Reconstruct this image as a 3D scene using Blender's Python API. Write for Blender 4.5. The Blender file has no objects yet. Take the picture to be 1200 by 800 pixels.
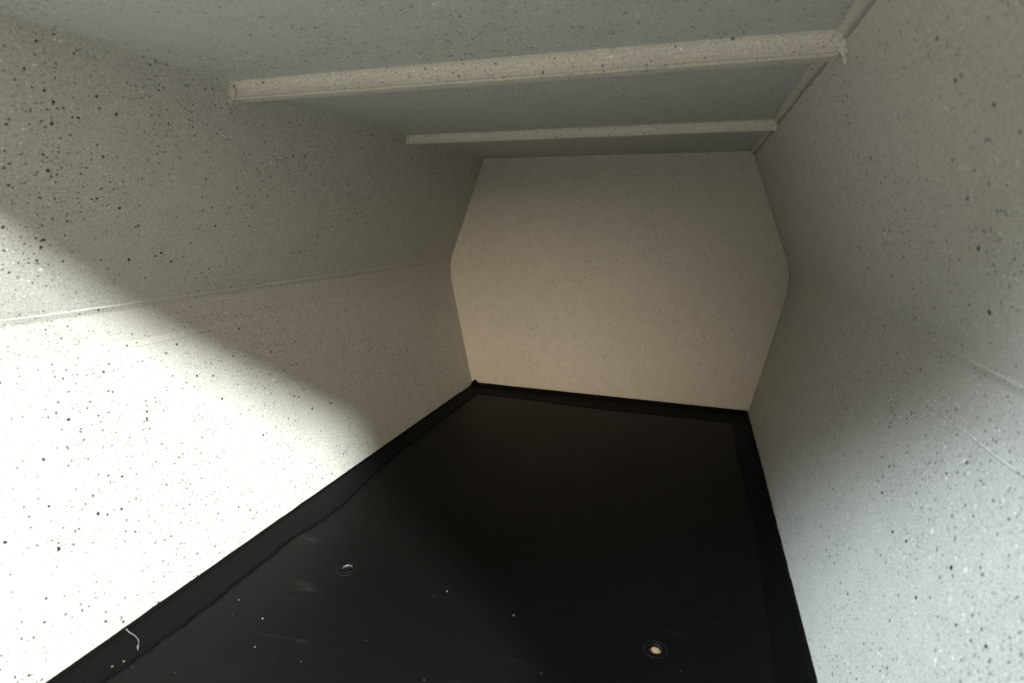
import bpy, bmesh, math, random
from mathutils import Vector, Matrix
from mathutils import noise as mn

# ---------------------------------------------------------------- camera
S = bpy.context.scene
C = S.collection
cam_d = bpy.data.cameras.new('camera')
cam = bpy.data.objects.new('camera', cam_d); C.objects.link(cam)
cam_d.sensor_width = 36.0
cam_d.lens = 650.6 / 1200 * 36.0
cam_d.clip_start = 0.005
fwd = Vector((-0.30552, 0.92883, -0.20962)); rgt = Vector((0.94926, 0.31436, 0.00937)); upv = Vector((-0.0746, 0.19612, 0.97774))
cam.matrix_world = Matrix(((rgt.x, upv.x, -fwd.x, 0.1373), (rgt.y, upv.y, -fwd.y, 0.0),
                           (rgt.z, upv.z, -fwd.z, 0.2845), (0, 0, 0, 1)))
cam_d.dof.use_dof = True
cam_d.dof.focus_distance = 0.62
cam_d.dof.aperture_fstop = 11.0
S.camera = cam

# ---------------------------------------------------------------- light
W = bpy.data.worlds.new('world'); S.world = W; W.use_nodes = True
bg = W.node_tree.nodes['Background']
bg.inputs[0].default_value = (0.80, 0.95, 1.0, 1)      # soft overcast sky
bg.inputs[1].default_value = 0.10
sun_d = bpy.data.lights.new('sun', 'SUN'); sun = bpy.data.objects.new('sun', sun_d); C.objects.link(sun)
sun_d.energy = 9.8; sun_d.angle = math.radians(7.0); sun_d.color = (0.97, 1.0, 0.97)
sun.rotation_euler = Vector((0.70, -0.69, 0.550)).to_track_quat('Z', 'Y').to_euler()
sun.location = (1, -1.5, 1.5)
# bright patch of open sky high behind the opening
sky_d = bpy.data.lights.new('sky_patch', 'AREA'); sky = bpy.data.objects.new('sky_patch', sky_d); C.objects.link(sky)
sky_d.shape = 'RECTANGLE'; sky_d.size = 1.0; sky_d.size_y = 0.62
sky_d.energy = 195.0; sky_d.color = (0.80, 0.93, 1.0)
sky.location = (-2.0, -1.5, 1.84)
sky.rotation_euler = (Vector((-2.0, -1.5, 1.84)) - Vector((0.2, 0.35, 0.1))).to_track_quat('Z', 'Y').to_euler()
# added warm fill lamp farther behind the opening, brightens back wall and ribs
warm_d = bpy.data.lights.new('warm_fill', 'AREA'); warm = bpy.data.objects.new('warm_fill', warm_d); C.objects.link(warm)
warm_d.shape = 'RECTANGLE'; warm_d.size = 1.5; warm_d.size_y = 1.1
warm_d.energy = 82.0; warm_d.color = (1.0, 0.79, 0.54)
warm.location = (0.62, -3.0, 1.05)
warm.rotation_euler = (Vector((0.62, -3.0, 1.05)) - Vector((0.0, 0.9, 0.15))).to_track_quat('Z', 'Y').to_euler()
S.view_settings.view_transform = 'Standard'; S.view_settings.look = 'None'
S.view_settings.gamma = 1.0; S.view_settings.use_curve_mapping = False
S.view_settings.exposure = 0.0

# ---------------------------------------------------------------- materials
def nodes(name):
    m = bpy.data.materials.new(name); m.use_nodes = True
    nt = m.node_tree; b = nt.nodes['Principled BSDF']
    return m, nt, b
def N(nt, t, **kw):
    n = nt.nodes.new(t)
    for k, v in kw.items(): setattr(n, k, v)
    return n
def setin(n, **kw):
    for k, v in kw.items(): n.inputs[k].default_value = v
def mathn(nt, op, a, b=None, c=None):
    n = N(nt, 'ShaderNodeMath', operation=op)
    for i, v in enumerate((a, b, c)):
        if v is None: continue
        if isinstance(v, (int, float)): n.inputs[i].default_value = v
        else: nt.links.new(v, n.inputs[i])
    return n.outputs[0]
def ramp(nt, fac, a, b):
    n = N(nt, 'ShaderNodeMapRange', interpolation_type='SMOOTHSTEP')
    n.inputs['From Min'].default_value = a; n.inputs['From Max'].default_value = b
    if hasattr(fac, 'node'): nt.links.new(fac, n.inputs['Value'])
    return n.outputs['Result']
def mix(nt, fac, a, b):
    n = N(nt, 'ShaderNodeMix', data_type='RGBA')
    nt.links.new(fac, n.inputs[0])
    for i, v in ((6, a), (7, b)):
        if isinstance(v, tuple): n.inputs[i].default_value = (*v, 1)
        else: nt.links.new(v, n.inputs[i])
    return n.outputs[2]

def speckle(name, base, dark_amount=1.0, seed=0.0, streak=0.0, flecks=1.0):
    """spatter paint: grey base, fine grain, black and pale droplets"""
    m, nt, b = nodes(name)
    tc = N(nt, 'ShaderNodeTexCoord')
    off = N(nt, 'ShaderNodeVectorMath', operation='ADD'); off.inputs[1].default_value = (seed, seed * .7, seed * 1.3)
    nt.links.new(tc.outputs['Object'], off.inputs[0]); co = off.outputs[0]
    # wobble so droplets are not perfect discs
    wn = N(nt, 'ShaderNodeTexNoise'); setin(wn, Scale=500.0, Detail=1.0); nt.links.new(co, wn.inputs['Vector'])
    ws = N(nt, 'ShaderNodeVectorMath', operation='SCALE'); ws.inputs['Scale'].default_value = 0.0016
    nt.links.new(wn.outputs['Color'], ws.inputs[0])
    wa = N(nt, 'ShaderNodeVectorMath', operation='ADD'); nt.links.new(co, wa.inputs[0]); nt.links.new(ws.outputs[0], wa.inputs[1])
    cw = wa.outputs[0]
    cl = N(nt, 'ShaderNodeTexNoise'); setin(cl, Scale=14.0, Detail=2.0); nt.links.new(co, cl.inputs['Vector'])
    cluster = mathn(nt, 'MULTIPLY_ADD', ramp(nt, cl.outputs['Fac'], 0.36, 0.62), .8, .2)
    def dots(scale, rmax, prob, soft):
        v = N(nt, 'ShaderNodeTexVoronoi'); setin(v, Scale=scale, Randomness=1.0); nt.links.new(cw, v.inputs['Vector'])
        sp = N(nt, 'ShaderNodeSeparateColor'); nt.links.new(v.outputs['Color'], sp.inputs[0])
        pr = mathn(nt, 'MULTIPLY', cluster, prob)
        on = mathn(nt, 'LESS_THAN', sp.outputs[0], pr)
        r = mathn(nt, 'MULTIPLY', mathn(nt, 'POWER', sp.outputs[1], 1.25), rmax * scale)
        d = mathn(nt, 'SUBTRACT', r, v.outputs['Distance'])
        e = ramp(nt, d, 0.0, soft)
        return mathn(nt, 'MULTIPLY', e, on)
    g = N(nt, 'ShaderNodeTexNoise'); setin(g, Scale=850.0, Detail=2.0, Roughness=0.7); nt.links.new(co, g.inputs['Vector'])
    g2 = N(nt, 'ShaderNodeTexNoise'); setin(g2, Scale=60.0, Detail=4.0); nt.links.new(co, g2.inputs['Vector'])
    d0 = tuple(c * .80 for c in base); d1 = tuple(min(1, c * 1.16) for c in base)
    col = mix(nt, ramp(nt, g.outputs['Fac'], .3, .7), d0, d1)
    mot = mix(nt, ramp(nt, g2.outputs['Fac'], .3, .7), (.94, .94, .94), (1.0, 1.0, 1.0))
    mm = N(nt, 'ShaderNodeMix', data_type='RGBA', blend_type='MULTIPLY'); mm.inputs[0].default_value = 1
    nt.links.new(col, mm.inputs[6]); nt.links.new(mot, mm.inputs[7]); col = mm.outputs[2]
    pale = tuple(min(.95, c * 1.65) for c in base)
    w1 = dots(330.0, 0.0012, .75 * flecks, .25); w2 = dots(140.0, 0.0021, .34 * flecks, .2)
    col = mix(nt, mathn(nt, 'MULTIPLY', w1, .7), col, pale)
    col = mix(nt, mathn(nt, 'MULTIPLY', w2, .75), col, pale)
    k0 = dots(600.0, 0.0009, .8 * dark_amount, .3)
    k1 = dots(360.0, 0.0012, .88 * dark_amount, .25); k2 = dots(190.0, 0.0016, .62 * dark_amount, .18)
    col = mix(nt, mathn(nt, 'MULTIPLY', k0, .5), col, (.03, .032, .04))
    col = mix(nt, mathn(nt, 'MULTIPLY', k1, .85), col, (.02, .02, .028))
    col = mix(nt, k2, col, (.012, .012, .02))
    nt.links.new(col, b.inputs['Base Color'])
    b.inputs['Roughness'].default_value = 0.62
    bp = N(nt, 'ShaderNodeBump'); setin(bp, Strength=0.22, Distance=0.0004)
    if streak:
        mp = N(nt, 'ShaderNodeMapping'); mp.inputs['Scale'].default_value = (420, 14, 420); nt.links.new(co, mp.inputs['Vector'])
        sn = N(nt, 'ShaderNodeTexNoise'); setin(sn, Scale=1.0, Detail=2.0); nt.links.new(mp.outputs[0], sn.inputs['Vector'])
        h = mathn(nt, 'ADD', g.outputs['Fac'], mathn(nt, 'MULTIPLY', sn.outputs['Fac'], streak))
        nt.links.new(h, bp.inputs['Height'])
    else:
        nt.links.new(g.outputs['Fac'], bp.inputs['Height'])
    nt.links.new(bp.outputs[0], b.inputs['Normal'])
    return m

GREY = (.497, .498, .468)
m_wall = speckle('spatter_paint', GREY, 1.15)
m_wall2 = speckle('spatter_paint_right', GREY, 1.0, 3.1)
m_back = speckle('spatter_paint_back', (.505, .49, .45), .7, 7.7, 0.0, 1.6)
m_ceil = speckle('spatter_paint_ceiling', (.465, .49, .475), 1.25, 5.3)
m_rib = speckle('spatter_paint_rib', (.55, .53, .475), .7, 9.2)
m_seam = speckle('spatter_paint_seam', (.508, .505, .472), 1.0, 11.4, 1.2)

m_bead = speckle('spatter_paint_bead', (.57, .565, .525), .6, 13.0)  # paler than the seam, the highlight of the crease is in this colour
def plain(name, col, rough, metal=0.0, spec=None, bump=0.0, bscale=300.0, var=0.0):
    m, nt, b = nodes(name)
    tc = N(nt, 'ShaderNodeTexCoord')
    n = N(nt, 'ShaderNodeTexNoise'); setin(n, Scale=bscale, Detail=3.0); nt.links.new(tc.outputs['Object'], n.inputs['Vector'])
    c = mix(nt, ramp(nt, n.outputs['Fac'], .3, .7), tuple(x * (1 - var) for x in col), tuple(min(1, x * (1 + var)) for x in col))
    nt.links.new(c, b.inputs['Base Color'])
    b.inputs['Roughness'].default_value = rough; b.inputs['Metallic'].default_value = metal
    if spec is not None: b.inputs['Specular IOR Level'].default_value = spec
    if bump:
        bp = N(nt, 'ShaderNodeBump'); setin(bp, Strength=bump, Distance=0.0005)
        nt.links.new(n.outputs['Fac'], bp.inputs['Height']); nt.links.new(bp.outputs[0], b.inputs['Normal'])
    return m

def black_sheet(name, col, r0, r1, spec):
    m, nt, b = nodes(name)
    tc = N(nt, 'ShaderNodeTexCoord'); co = tc.outputs['Object']
    n = N(nt, 'ShaderNodeTexNoise'); setin(n, Scale=9.0, Detail=5.0, Roughness=.6); nt.links.new(co, n.inputs['Vector'])
    mp = N(nt, 'ShaderNodeMapping'); mp.inputs['Rotation'].default_value = (0, 0, .35); mp.inputs['Scale'].default_value = (16, 60, 16)
    nt.links.new(co, mp.inputs['Vector'])
    s = N(nt, 'ShaderNodeTexNoise'); setin(s, Scale=1.0, Detail=3.0); nt.links.new(mp.outputs[0], s.inputs['Vector'])
    sm = mathn(nt, 'MULTIPLY', ramp(nt, s.outputs['Fac'], .60, .80), ramp(nt, n.outputs['Fac'], .48, .62))
    c = mix(nt, mathn(nt, 'MULTIPLY', sm, .32), col, (.045, .052, .058))
    # fine dust
    v = N(nt, 'ShaderNodeTexVoronoi'); setin(v, Scale=130.0); nt.links.new(co, v.inputs['Vector'])
    sp = N(nt, 'ShaderNodeSeparateColor'); nt.links.new(v.outputs['Color'], sp.inputs[0])
    du = mathn(nt, 'MULTIPLY', mathn(nt, 'LESS_THAN', v.outputs['Distance'], .055), mathn(nt, 'LESS_THAN', sp.outputs[0], .18))
    c = mix(nt, mathn(nt, 'MULTIPLY', du, .5), c, (.20, .19, .17))
    nt.links.new(c, b.inputs['Base Color'])
    r = N(nt, 'ShaderNodeMapRange'); r.inputs['To Min'].default_value = r0; r.inputs['To Max'].default_value = r1
    nt.links.new(n.outputs['Fac'], r.inputs['Value']); nt.links.new(r.outputs[0], b.inputs['Roughness'])
    b.inputs['Specular IOR Level'].default_value = spec
    bp = N(nt, 'ShaderNodeBump'); setin(bp, Strength=.05, Distance=0.0006)
    nt.links.new(n.outputs['Fac'], bp.inputs['Height']); nt.links.new(bp.outputs[0], b.inputs['Normal'])
    return m
m_sheet = black_sheet('black_sheet', (.0036, .0037, .0034), .40, .56, .10)
m_tape = black_sheet('black_tape', (.0032, .0032, .0036), .45, .60, .05)
m_seal = plain('black_sealant', (.003, .0028, .0026), .7, spec=.08, bump=.3, bscale=200)
m_brass = plain('tan_metal', (.80, .52, .30), .42, .35, var=.15, bscale=700)
m_glint = plain('glint_grey', (.085, .085, .082), .5, .3, var=.3, bscale=600)  # grey of the painted glint on the left screw
m_blackm = plain('black_metal', (.006, .006, .007), .55, spec=.15)
m_base = plain('grey_board', (.25, .24, .22), .8, var=.2, bscale=40)
m_speck = plain('pale_dust', (.12, .115, .10), .8, var=.1)
m_thread = plain('pale_glue', (.16, .165, .18), .5, var=.2)
m_paint = plain('black_paint_drop', (.015, .014, .02), .5, var=.2)
m_ground = plain("warm_ground", (.30, .26, .21), .9, bump=.3, bscale=12, var=.25)

# ---------------------------------------------------------------- helpers
def link(name, bm, mat, parent=None, smooth=False):
    me = bpy.data.meshes.new(name); bmesh.ops.recalc_face_normals(bm, faces=bm.faces[:]); bm.to_mesh(me); bm.free()
    if mat: me.materials.append(mat)
    if smooth:
        for p in me.polygons: p.use_smooth = True
    o = bpy.data.objects.new(name, me); C.objects.link(o)
    if parent is not None: o.parent = parent
    return o
def structure(o): o['kind'] = 'structure'; return o
def tag(o, label, cat, group=None):
    o['label'] = label; o['category'] = cat
    if group: o['group'] = group
    return o
def extrude_y(profile, y0, y1, ny=1, wob=None):
    """closed (x,z) loop extruded along y"""
    bm = bmesh.new(); rings = []
    for j in range(ny + 1):
        y = y0 + (y1 - y0) * j / ny
        rings.append([bm.verts.new((x, y, z)) for (x, z) in profile])
        if wob:
            for i, v in enumerate(rings[-1]): v.co += wob(i, y)
    n = len(profile)
    for j in range(ny):
        for i in range(n):
            bm.faces.new((rings[j][i], rings[j][(i + 1) % n], rings[j + 1][(i + 1) % n], rings[j + 1][i]))
    bm.faces.new(rings[0]); bm.faces.new(rings[-1][::-1])
    return bm

# measured section, metres
Y0, D = 0.088, 0.8901
WF, WWX, WC = 0.230, 0.2694, 0.2044
Z1, Z2, ZC, DX = 0.1938, 0.2166, 0.3864, -0.0031
T = 0.008
def sec(side):
    """inner outline of one side, floor to ceiling"""
    s = side
    return [Vector((s * WF, -0.012)), Vector((s * WF, 0.0)), Vector((s * WWX + DX * .5, Z1)), Vector((s * WWX + DX * .5, Z2)), Vector((s * WC + DX, ZC))]

# ---------------------------------------------------------------- the shell
def side_wall(name, s, mat):
    p = sec(s)
    # soften the two creases of the waist
    pts = [p[0], p[1]]
    for i in (2, 3):
        a, b, c = p[i - 1], p[i], p[i + 1]
        d1 = (a - b).normalized() * .006; d2 = (c - b).normalized() * .006
        for t in (0, .33, .66, 1):
            pts.append(b + d1 * (1 - t) ** 2 + d2 * t ** 2)
    pts.append(p[4])
    outer = [Vector((q.x + s * T, q.y)) for q in pts]
    outer[-1].y += T
    outer[-1].x = pts[-1].x + s * T * 1.0
    bm = extrude_y([(q.x, q.y) for q in pts] + [(q.x, q.y) for q in outer[::-1]], Y0, D + T, 1)
    return structure(link(name, bm, mat))
wall_left = side_wall('wall_left', -1, m_wall)
wall_right = side_wall('wall_right', 1, m_wall2)

# waist seam tape, pressed over the fold of each wall, with wavering edges
def seam(s, parent, name='seam_tape'):
    bm = bmesh.new(); n = 90; rows = []
    xw = s * WWX + DX * .5
    lo = (Vector((s * WF, 0)) - Vector((xw, Z1))).normalized(); hi = (Vector((s * WC + DX, ZC)) - Vector((xw, Z2))).normalized()
    for j in range(n + 1):
        y = Y0 + .0005 + (D - Y0 - .001) * j / n
        wv = .0016 * mn.noise(Vector((y * 22, s * 3, 0))) + .0006 * mn.noise(Vector((y * 110, s, 5)))
        wv2 = .0011 * mn.noise(Vector((y * 16, s * 3, 9)))
        q = [Vector((xw, Z1)) + lo * (.007 + wv), Vector((xw, Z1)) + lo * (.0062 + wv), Vector((xw, Z1)) + lo * .001,
             Vector((xw, Z2)) + hi * .0005, Vector((xw, Z2)) + hi * (.0052 + wv2), Vector((xw, Z2)) + hi * (.0062 + wv2)]
        dep = [-.0008, -.0002, -.0002, -.0002, .0001, -.0008]
        nr = [Vector((-s, .2)), Vector((-s, .2)), Vector((-s, .1)), Vector((-s, -.2)), Vector((-s, -.35)), Vector((-s, -.35))]
        rows.append([bm.verts.new((a.x + k.normalized().x * (d + .0006 * (1 if 0 < i < 5 else 0)), y, a.y + k.normalized().y * d)) for i, (a, d, k) in enumerate(zip(q, dep, nr))])
    for j in range(n):
        for i in range(5): bm.faces.new((rows[j][i], rows[j][i + 1], rows[j + 1][i + 1], rows[j + 1][i]))
    for r in (rows[0], rows[-1]):
        bm.faces.new(r)
    return link(name, bm, m_seam, parent)
seam(-1, wall_left); seam(1, wall_right)
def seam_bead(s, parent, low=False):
    """thin filler line along the seam tape edge, crease highlight put into its paler colour"""
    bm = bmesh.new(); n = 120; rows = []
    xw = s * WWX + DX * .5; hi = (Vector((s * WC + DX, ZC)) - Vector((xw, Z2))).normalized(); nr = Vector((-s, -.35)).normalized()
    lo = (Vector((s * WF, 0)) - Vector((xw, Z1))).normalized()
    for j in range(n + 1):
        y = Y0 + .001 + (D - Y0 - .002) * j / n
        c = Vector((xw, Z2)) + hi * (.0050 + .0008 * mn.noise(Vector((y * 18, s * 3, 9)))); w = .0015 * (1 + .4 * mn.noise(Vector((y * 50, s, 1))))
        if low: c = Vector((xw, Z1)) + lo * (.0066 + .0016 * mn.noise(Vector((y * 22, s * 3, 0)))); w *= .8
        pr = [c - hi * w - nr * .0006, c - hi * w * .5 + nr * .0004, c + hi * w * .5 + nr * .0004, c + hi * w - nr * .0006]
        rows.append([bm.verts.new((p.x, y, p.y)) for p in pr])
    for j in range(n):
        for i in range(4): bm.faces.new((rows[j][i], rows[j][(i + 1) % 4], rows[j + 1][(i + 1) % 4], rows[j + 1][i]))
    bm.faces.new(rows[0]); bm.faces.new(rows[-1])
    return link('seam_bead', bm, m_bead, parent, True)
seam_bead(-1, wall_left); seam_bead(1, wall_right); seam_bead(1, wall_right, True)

# back wall
out = [(-WF, -.012), (WF, -.012), (WF, 0), (WWX + DX * .5, Z1), (WWX + DX * .5, Z2), (WC + DX, ZC), (-WC + DX, ZC), (-WWX + DX * .5, Z2), (-WWX + DX * .5, Z1), (-WF, 0)]
def shrink(p): return (p[0] - (.0004 if p[0] > 0 else -.0004), p[1])
wall_back = structure(link('wall_back', extrude_y([shrink(p) for p in out], D, D + T, 1), m_back))

# ceiling
ceiling = structure(link('ceiling', extrude_y([(-WC + DX, ZC), (WC + DX, ZC), (WC + DX, ZC + T), (-WC + DX, ZC + T)], Y0 - .008, D + T, 1), m_ceil))
# filler bead along each long upper corner, soft and wavering
def corner_bead(s, x, z, y0, y1, parent, r=.0052, mat=m_seam):
    bm = bmesh.new(); n = 70; rows = []
    for j in range(n + 1):
        y = y0 + (y1 - y0) * j / n; rr = r * (1 + .25 * mn.noise(Vector((y * 30, s, 2))))
        rows.append([bm.verts.new(v) for v in ((x - s * rr, y, z + .0003), (x - s * rr * .30, y, z - rr * .42), (x + s * rr * .40, y, z - rr * 1.15), (x + s * .001, y, z + .0003))])
    for j in range(n):
        for i in range(4): bm.faces.new((rows[j][i], rows[j][(i + 1) % 4], rows[j + 1][(i + 1) % 4], rows[j + 1][i]))
    bm.faces.new(rows[0]); bm.faces.new(rows[-1])
    return link('filler_bead', bm, mat, parent, True)
corner_bead(1, WC + DX, ZC, Y0, D, ceiling, .0050)

# base board under the black sheet
floor = structure(link('floor', extrude_y([(-WF, -.012), (WF, -.012), (WF, -.0031), (-WF, -.0031)], Y0, D, 1), m_base))

# ground outside the opening
bm = bmesh.new(); bmesh.ops.create_grid(bm, x_segments=2, y_segments=2, size=4.0)
for v in bm.verts: v.co.z = -.0122
structure(link('ground', bm, m_ground))

# ---------------------------------------------------------------- ceiling ribs
def rib(yr, h, dep, lip, label, seed, z_top=ZC):
    root = bpy.data.objects.new('ceiling_rib', None); C.objects.link(root); root.location = (0, yr, z_top)
    tag(root, label, 'rib')
    bm = bmesh.new(); n = 60; rows = []
    xa, xb = -WC + DX - h * .0 , WC + DX + h * .0
    for j in range(n + 1):
        t = j / n; x = xa + (xb - xa) * t
        w = .0009 * mn.noise(Vector((x * 14 + seed, 0, 0))) + .0004 * mn.noise(Vector((x * 70 + seed, 3, 0)))
        prof = [(-.0055 + w, .0004), (-.0026 + w, -.0013), (-.0006, -.0045), (0, -h * .62), (0, -h + .0008), (.0004, -h), (.0012, -h - .0002),
                (dep - .001, -h - .0001), (dep, -h + .001), (dep, .0004)]
        rows.append([bm.verts.new((x, a, b)) for a, b in prof])
    m_ = len(rows[0])
    for j in range(n):
        for i in range(m_): bm.faces.new((rows[j][i], rows[j][(i + 1) % m_], rows[j + 1][(i + 1) % m_], rows[j + 1][i]))
    bm.faces.new(rows[0]); bm.faces.new(rows[-1])
    link('bar', bm, m_rib, root)
    # thin raised edge along the bottom of the front face
    bm = bmesh.new(); rows = []
    for j in range(n + 1):
        t = j / n; x = xa + (xb - xa) * t; e = lip * (1 + .25 * mn.noise(Vector((x * 60 + seed, 7, 0))))
        rows.append([bm.verts.new((x, a, b)) for a, b in ((.0003, -h + e * 1.6), (-e * .7, -h + e * 1.0), (-e * .7, -h + e * .1), (.0003, -h - e * .4))])
    for j in range(n):
        for i in range(4): bm.faces.new((rows[j][i], rows[j][(i + 1) % 4], rows[j + 1][(i + 1) % 4], rows[j + 1][i]))
    bm.faces.new(rows[0]); bm.faces.new(rows[-1])
    link('edge_lip', bm, m_rib, root)
    return root
def blob(parent, loc, r, sc, seed, name='filler_blob', mat=m_rib):
    bm = bmesh.new(); bmesh.ops.create_icosphere(bm, subdivisions=3, radius=1)
    for v in bm.verts:
        k = 1 + .38 * mn.noise(v.co * 1.7 + Vector((seed, 0, 0))) + .15 * mn.noise(v.co * 5 + Vector((0, seed, 0)))
        v.co = Vector((v.co.x * r * sc[0] * k, v.co.y * r * sc[1] * k, v.co.z * r * sc[2] * k)) + Vector(loc)
    return link(name, bm, mat, parent, True)
r1 = rib(.3643, .0118, .0125, .0010, 'wide speckled rib across the ceiling, the nearer one, pale front face', 1)
r2 = rib(.6353, .0098, .010, .0004, 'narrow plain rib across the ceiling just before the back wall', 4)
xr, xl = WC + DX, -WC + DX
blob(r1, (xr - .0005, -.002, -.003), .004, (1.1, .9, 1.3), 1.3)
blob(r1, (xr + .0022, -.0015, -.0085), .0032, (.9, .9, 1.3), 4.1)
blob(r1, (xr + .0040, .0020, -.0135), .0020, (.8, 1, 1.2), 6.6)
blob(r1, (xl - .001, -.001, -.006), .0035, (1.0, .8, 1.7), 2.2)
blob(r1, (xl - .0045, .000, -.0120), .0018, (.9, 1, 1.1), 8.2)
blob(r2, (xl - .0005, -.0005, -.0065), .0030, (1.0, .8, 1.2), 3.2)
blob(r2, (xr + .001, -.0005, -.006), .0030, (1.0, .8, 1.4), 5.4)

# ---------------------------------------------------------------- black floor sheet
sheet = bpy.data.objects.new('floor_sheet', None); C.objects.link(sheet); sheet.location = (0, 0, 0)
tag(sheet, 'glossy black sheet covering the floor of the grey box', 'floor sheet')
HOLES = [(.1301, .3425), (-.1207, .3500)]
HR = .0049
bm = bmesh.new(); edges = []
def loop(pts, z):
    vs = [bm.verts.new((x, y, z)) for x, y in pts]
    return [bm.edges.new((vs[i], vs[(i + 1) % len(vs)])) for i in range(len(vs))]
edges += loop([(-WF + .0004, Y0), (WF - .0004, Y0), (WF - .0004, D - .0002), (-WF + .0004, D - .0002)], 0)
for hx, hy in HOLES:
    edges += loop([(hx + HR * math.cos(a * math.tau / 28), hy + HR * math.sin(a * math.tau / 28)) for a in range(28)], 0)
res = bmesh.ops.triangle_fill(bm, use_beauty=True, edges=edges)
fc = [f for f in bm.faces]
for f in list(bm.faces):                       # keep the holes open
    c = f.calc_center_median()
    if any((c.x - hx) ** 2 + (c.y - hy) ** 2 < (HR * .93) ** 2 and all((v.co.x - hx) ** 2 + (v.co.y - hy) ** 2 < (HR * 1.05) ** 2 for v in f.verts) for hx, hy in HOLES):
        bm.faces.remove(f)
bmesh.ops.recalc_face_normals(bm, faces=bm.faces[:])
ext = bmesh.ops.extrude_face_region(bm, geom=bm.faces[:])
for g in ext['geom']:
    if isinstance(g, bmesh.types.BMVert): g.co.z -= .003
link('sheet', bm, m_sheet, sheet)

# edge strips taped down on three sides, with ragged inner edges
def ragged(pts, k, amp, seed):
    """resample a polyline and add waver"""
    o = []
    for i in range(len(pts) - 1):
        a, b = Vector(pts[i]), Vector(pts[i + 1]); n = max(2, int((b - a).length / k))
        for j in range(n): o.append(a.lerp(b, j / n))
    o.append(Vector(pts[-1]))
    for i, p in enumerate(o):
        p += Vector((1, 1)) * .0 + Vector((amp * mn.noise(Vector((i * .55, seed, 0))) + amp * .5 * mn.noise(Vector((i * 1.7, seed, 4))),
                     amp * .3 * mn.noise(Vector((i * .8, seed, 9)))))
    return o
def strip(inner, outer_fn, z0, z1, name, mat):
    bm = bmesh.new(); a = []
    for p in inner:
        q = outer_fn(p)
        a.append([bm.verts.new((q.x, q.y, z0)), bm.verts.new((q.x, q.y, z1)), bm.verts.new((p.x, p.y, z1)), bm.verts.new((p.x, p.y, z0))])
    for i in range(len(a) - 1):
        for k in range(4): bm.faces.new((a[i][k], a[i][(k + 1) % 4], a[i + 1][(k + 1) % 4], a[i + 1][k]))
    bm.faces.new(a[0]); bm.faces.new(a[-1])
    return link(name, bm, mat, sheet)
def bead(line, w, h, name, mat, amp=.3, seed=0, z=0.0005):
    """low half-round sealant bead following a line on the floor"""
    bm = bmesh.new(); rows = []
    for i, p in enumerate(line):
        a = line[max(0, i - 1)]; b = line[min(len(line) - 1, i + 1)]
        t = (b - a).normalized(); nn = Vector((-t.y, t.x))
        ww = w * (1 + amp * mn.noise(Vector((i * .45, seed, 0))))
        r = []
        for q in range(6):
            an = math.pi * q / 5
            c = p + nn * ww * math.cos(an)
            r.append(bm.verts.new((c.x, c.y, z - .0003 + h * math.sin(an))))
        rows.append(r)
    for i in range(len(rows) - 1):
        for k in range(6): bm.faces.new((rows[i][k], rows[i][(k + 1) % 6], rows[i + 1][(k + 1) % 6], rows[i + 1][k]))
    bm.faces.new(rows[0]); bm.faces.new(rows[-1])
    return link(name, bm, mat, sheet, True)

left_in = [(-.1984, Y0), (-.1984, .2002), (-.1962, .2272), (-.1945, .256), (-.1939, .2754), (-.1946, .3121), (-.1945, .3279), (-.1966, .3721),
           (-.1915, .3973), (-.1890, .4328), (-.1960, .5), (-.2010, .5633), (-.2009, .7389), (-.2000, .835)]
li = ragged(left_in, .004, .0024, 2)
strip(li, lambda p: Vector((-WF + .0006, p.y)), .0001, .0007, 'edge_strip', m_tape)
bead([p + Vector((-.0012, 0)) for p in li], .0030, .0013, 'sealant_bead', m_seal, .75, 3)
bead([Vector((-WF + .0030, Y0 + (.835 - Y0) * i / 90)) for i in range(91)], .0026, .0016, 'sealant_bead', m_seal, .4, 5)
right_in = [(.2062, Y0), (.2061, .3455), (.2092, .5307), (.2028, .7122), (.2035, .835)]
ri = ragged(right_in, .008, .0007, 12)
strip(ri, lambda p: Vector((WF - .0006, p.y)), .0001, .0006, 'edge_strip', m_tape)
bead([Vector((WF - .0026, Y0 + (.835 - Y0) * i / 90)) for i in range(91)], .0024, .0018, 'sealant_bead', m_seal, .5, 8)
back_in = ragged([(-WF + .003, .838), (-.1373, .8373), (.007, .829), (.1344, .8343), (WF - .003, .8336)], .008, .0014, 22)
strip(back_in, lambda p: Vector((p.x, D - .0006)), .0001, .0007, 'edge_strip', m_seal)
bead([Vector((-WF + .002 + (2 * WF - .004) * i / 80, D - .006)) for i in range(81)], .0058, .0050, 'sealant_bead', m_seal, .3, 15)
# a curl of strip standing up in the far left corner
bm = bmesh.new(); bmesh.ops.create_icosphere(bm, subdivisions=2, radius=1)
for v in bm.verts:
    k = 1 + .3 * mn.noise(v.co * 2.1)
    v.co = Vector((v.co.x * .005 * k - .2225, v.co.y * .004 * k + .884, v.co.z * .0065 * k + .004))
link('corner_curl', bm, m_seal, sheet, True)

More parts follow.
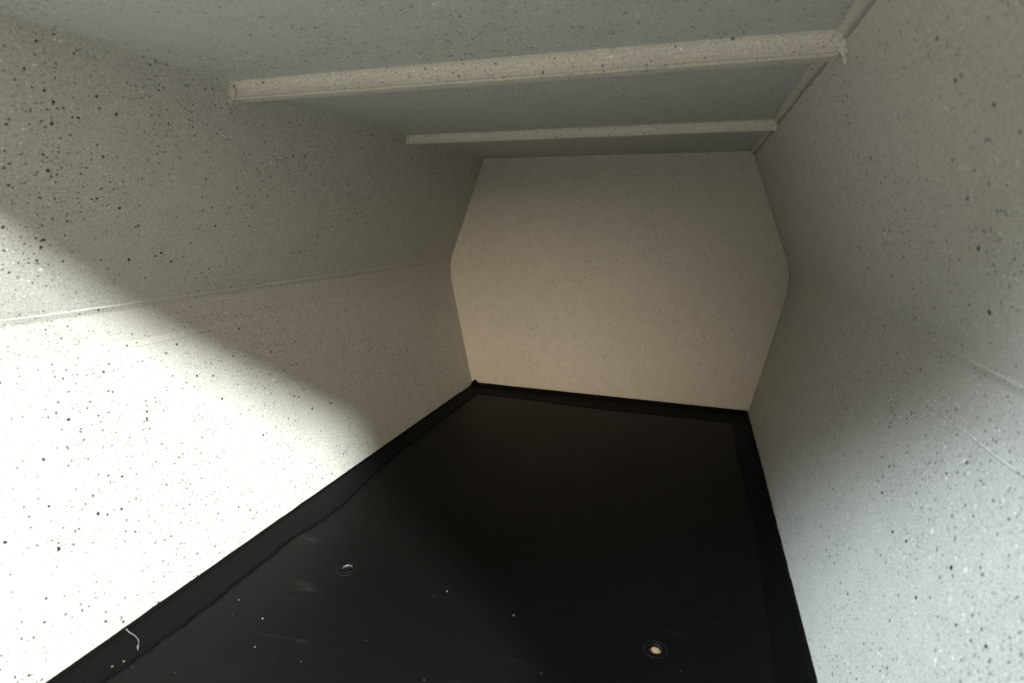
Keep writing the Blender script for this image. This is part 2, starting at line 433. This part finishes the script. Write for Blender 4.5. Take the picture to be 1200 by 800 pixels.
# ---------------------------------------------------------------- fixings in the sheet
def disc(bm, r, z0, z1, n=28, dome=0.0, c=(0, 0)):
    rows = [[bm.verts.new((c[0] + r * math.cos(a * math.tau / n), c[1] + r * math.sin(a * math.tau / n), z)) for a in range(n)] for z in (z0, z1)]
    for a in range(n): bm.faces.new((rows[0][a], rows[0][(a + 1) % n], rows[1][(a + 1) % n], rows[1][a]))
    bm.faces.new(rows[0][::-1]); last = rows[1]
    if dome:
        for k in (1, 2):
            rr = r * math.cos(k * .48); zz = z1 + dome * math.sin(k * .48)
            nx = [bm.verts.new((c[0] + rr * math.cos(a * math.tau / n), c[1] + rr * math.sin(a * math.tau / n), zz)) for a in range(n)]
            for a in range(n): bm.faces.new((last[a], last[(a + 1) % n], nx[(a + 1) % n], nx[a]))
            last = nx
    bm.faces.new(last)
def lathe(prof, n=36):
    bm = bmesh.new(); rows = [[bm.verts.new((r * math.cos(a * math.tau / n), r * math.sin(a * math.tau / n), z)) for a in range(n)] for r, z in prof]
    for i in range(len(prof)):
        j = (i + 1) % len(prof)
        for a in range(n): bm.faces.new((rows[i][a], rows[i][(a + 1) % n], rows[j][(a + 1) % n], rows[j][a]))
    return bm
def fixing(x, y, label, head_mat, ring_mat, dome):
    root = bpy.data.objects.new('screw', None); C.objects.link(root); root.location = (x, y, -.003)
    tag(root, label, 'screw')
    bm = bmesh.new(); disc(bm, .0043, -.0001, .0008, dome=dome)
    link('screw_head', bm, head_mat, root, False)
    link('hole_rim', lathe([(HR * .90, .0001), (HR * .985, .0001), (HR * .985, .0031), (HR * 1.12, .0033), (HR * 1.02, .0037), (HR * .90, .0034)]), ring_mat, root, True)
    link('cup_ring', lathe([(.0070, .0029), (.0084, .0029), (.0082, .0032), (.0077, .0033), (.0072, .0032)]), m_blackm, root, True)
    return root
fixing(*HOLES[0], 'small tan metal screw set in the right side of the black floor', m_brass, m_blackm, .0016)
s2 = fixing(*HOLES[1], 'dark recessed screw with a thin grey glint, left part of the black floor', m_blackm, m_blackm, .0004)
# sunlight glint on the left screw's far rim, modelled as a grey arc
bm = bmesh.new(); rows = []
for i in range(19):
    a = math.radians(55 + 125 * i / 18); k = math.sin(math.pi * i / 18) ** .5
    rows.append([bm.verts.new((r * math.cos(a), r * math.sin(a), z)) for r, z in ((.0042, .0030), (.0042, .0030 + .0012 * k), (.0042 + .0013 * k, .0031 + .0012 * k), (.0055, .0029))])
for i in range(18):
    for k in range(4): bm.faces.new((rows[i][k], rows[i][(k + 1) % 4], rows[i + 1][(k + 1) % 4], rows[i + 1][k]))
bm.faces.new(rows[0]); bm.faces.new(rows[-1])
link('glint_arc', bm, m_glint, s2, True)['label'] = 'grey arc standing in for the glint on the screw rim'

# ---------------------------------------------------------------- little things lying on the sheet
cu = [(-.2253, .2386, .0012), (-.2235, .2376, .0022), (-.2204, .2368, .0016), (-.2160, .2364, .0013), (-.2121, .2353, .0014), (-.2080, .2338, .0013), (-.2053, .2318, .0016), (-.2020, .2286, .0014), (-.1995, .2268, .0018)]
bm = bmesh.new(); P = [Vector(c) for c in cu]; fine = []
for i in range(len(P) - 1):
    for j in range(4): fine.append(P[i].lerp(P[i + 1], j / 4))
fine.append(P[-1]); rows = []
for i, p in enumerate(fine):
    t = (fine[min(i + 1, len(fine) - 1)] - fine[max(i - 1, 0)]).normalized(); a = t.orthogonal().normalized(); b = t.cross(a)
    r = .00030 * (1 + .9 * abs(mn.noise(Vector((i * .6, 0, 3))))) * (2.0 if i in (0, 1, 2, 27, 28, 33, 34) else 1)
    rows.append([bm.verts.new(p + a * r * math.cos(q * math.tau / 6) + b * r * math.sin(q * math.tau / 6)) for q in range(6)])
for i in range(len(rows) - 1):
    for k in range(6): bm.faces.new((rows[i][k], rows[i][(k + 1) % 6], rows[i + 1][(k + 1) % 6], rows[i + 1][k]))
bm.faces.new(rows[0]); bm.faces.new(rows[-1])
tag(link('glue_thread', bm, m_thread, None, True), 'thin curved pale thread lying across the black edge strip at lower left', 'thread')

def crumb(x, y, r, label, z=0.0):
    bm = bmesh.new(); bmesh.ops.create_icosphere(bm, subdivisions=2, radius=1)
    for v in bm.verts:
        k = 1 + .35 * mn.noise(v.co * 1.6 + Vector((x * 90, y * 70, 0)))
        v.co = Vector((v.co.x * r * k, v.co.y * r * 1.1 * k, v.co.z * r * .6 * k))
    zmin = min(v.co.z for v in bm.verts)
    o = link('dust_crumb', bm, m_speck); o.location = (x, y, z - zmin)
    return tag(o, label, 'crumb', 'pale crumbs on the black floor')
crumb(-.1202, .8014, .0011, 'pale crumb far back on the black floor, near the back wall')
crumb(.1296, .5871, .0009, 'faint crumb on the right half of the black floor, midway back')
crumb(-.0300, .3512, .0007, 'tiny pale crumb midway between the two screws, the left one')
crumb(.0280, .3424, .0007, 'tiny pale crumb midway between the two screws, the right one')
crumb(-.1440, .2794, .0008, 'pale crumb on the near left floor, the one nearest the camera-side strip end')
crumb(-.1289, .2555, .0006, 'smallest pale crumb at the near left of the black floor')
crumb(-.1761, .2901, .0005, 'pale crumb close beside the ragged left edge strip')
crumb(-.1990, .2165, .0007, 'pale crumb on the ragged edge strip below the pale thread, upper', .0012)
crumb(-.2020, .2110, .0007, 'pale crumb on the ragged edge strip below the pale thread, lower', .0012)

# the largest black paint drops on the walls, raised flat blots
def drop(pos, normal, r, seed, parent, crescent=False):
    n = Vector(normal).normalized(); a = n.orthogonal().normalized(); b = n.cross(a); bm = bmesh.new()
    top = []; bot = []
    for i in range(16):
        t = i * math.tau / 16; rr = r * (1 + .30 * mn.noise(Vector((math.cos(t) * 1.3, math.sin(t) * 1.3, seed))))
        if crescent and abs(math.atan2(math.sin(t - 2.2), math.cos(t - 2.2))) < .8: rr *= .25
        d = a * math.cos(t) + b * math.sin(t)
        bot.append(bm.verts.new(Vector(pos) + d * rr - n * .0004)); top.append(bm.verts.new(Vector(pos) + d * rr * .85 + n * .0003))
    for i in range(16): bm.faces.new((bot[i], bot[(i + 1) % 16], top[(i + 1) % 16], top[i]))
    c = bm.verts.new(Vector(pos) + n * .0004)
    for i in range(16): bm.faces.new((top[i], top[(i + 1) % 16], c))
    return link('paint_drop', bm, m_paint, parent)
nl, nu = (.978, 0, .2065), (.937, 0, -.350)
for i, (p, r, cr) in enumerate([((-.2493, .1927, .0916), .0010, 0), ((-.2454, .2173, .0730), .0015, 1), ((-.2511, .2688, .0998), .0009, 0), ((-.2570, .3697, .1279), .0011, 0),
        ((-.2592, .3003, .1385), .0009, 0), ((-.2582, .2988, .1335), .0009, 0), ((-.2513, .2198, .1011), .0008, 0), ((-.2401, .2030, .0477), .0008, 0),
        ((-.2511, .2081, .1001), .0006, 0), ((-.2595, .2514, .1396), .0006, 0)]):
    drop(p, nl, r, i, wall_left, cr)
for i, (p, r) in enumerate([((-.2564, .3001, .2554), .0012), ((-.2550, .3257, .2591), .0010), ((-.2505, .2421, .2711), .0010), ((-.2193, .2356, .3547), .0008),
        ((-.2183, .2644, .3572), .0008), ((-.2234, .2553, .3437), .0008), ((-.2553, .2393, .2584), .0008)]):
    drop(p, nu, r, i + 20, wall_left)
for i, (p, r) in enumerate([((.2546, .3660, .1262), .0009), ((.2528, .3356, .1167), .0009), ((.2563, .2742, .1345), .0011), ((.2510, .2888, .1076), .0009), ((.2546, .2339, .1260), .0008)]):
    drop(p, (-.9815, 0, .1917), r, i + 40, wall_right)
for i, (p, r) in enumerate([((.2549, .2803, .2496), .0013), ((.2446, .2740, .2760), .0010)]):
    drop(p, (-.931, 0, -.365), r, i + 60, wall_right)
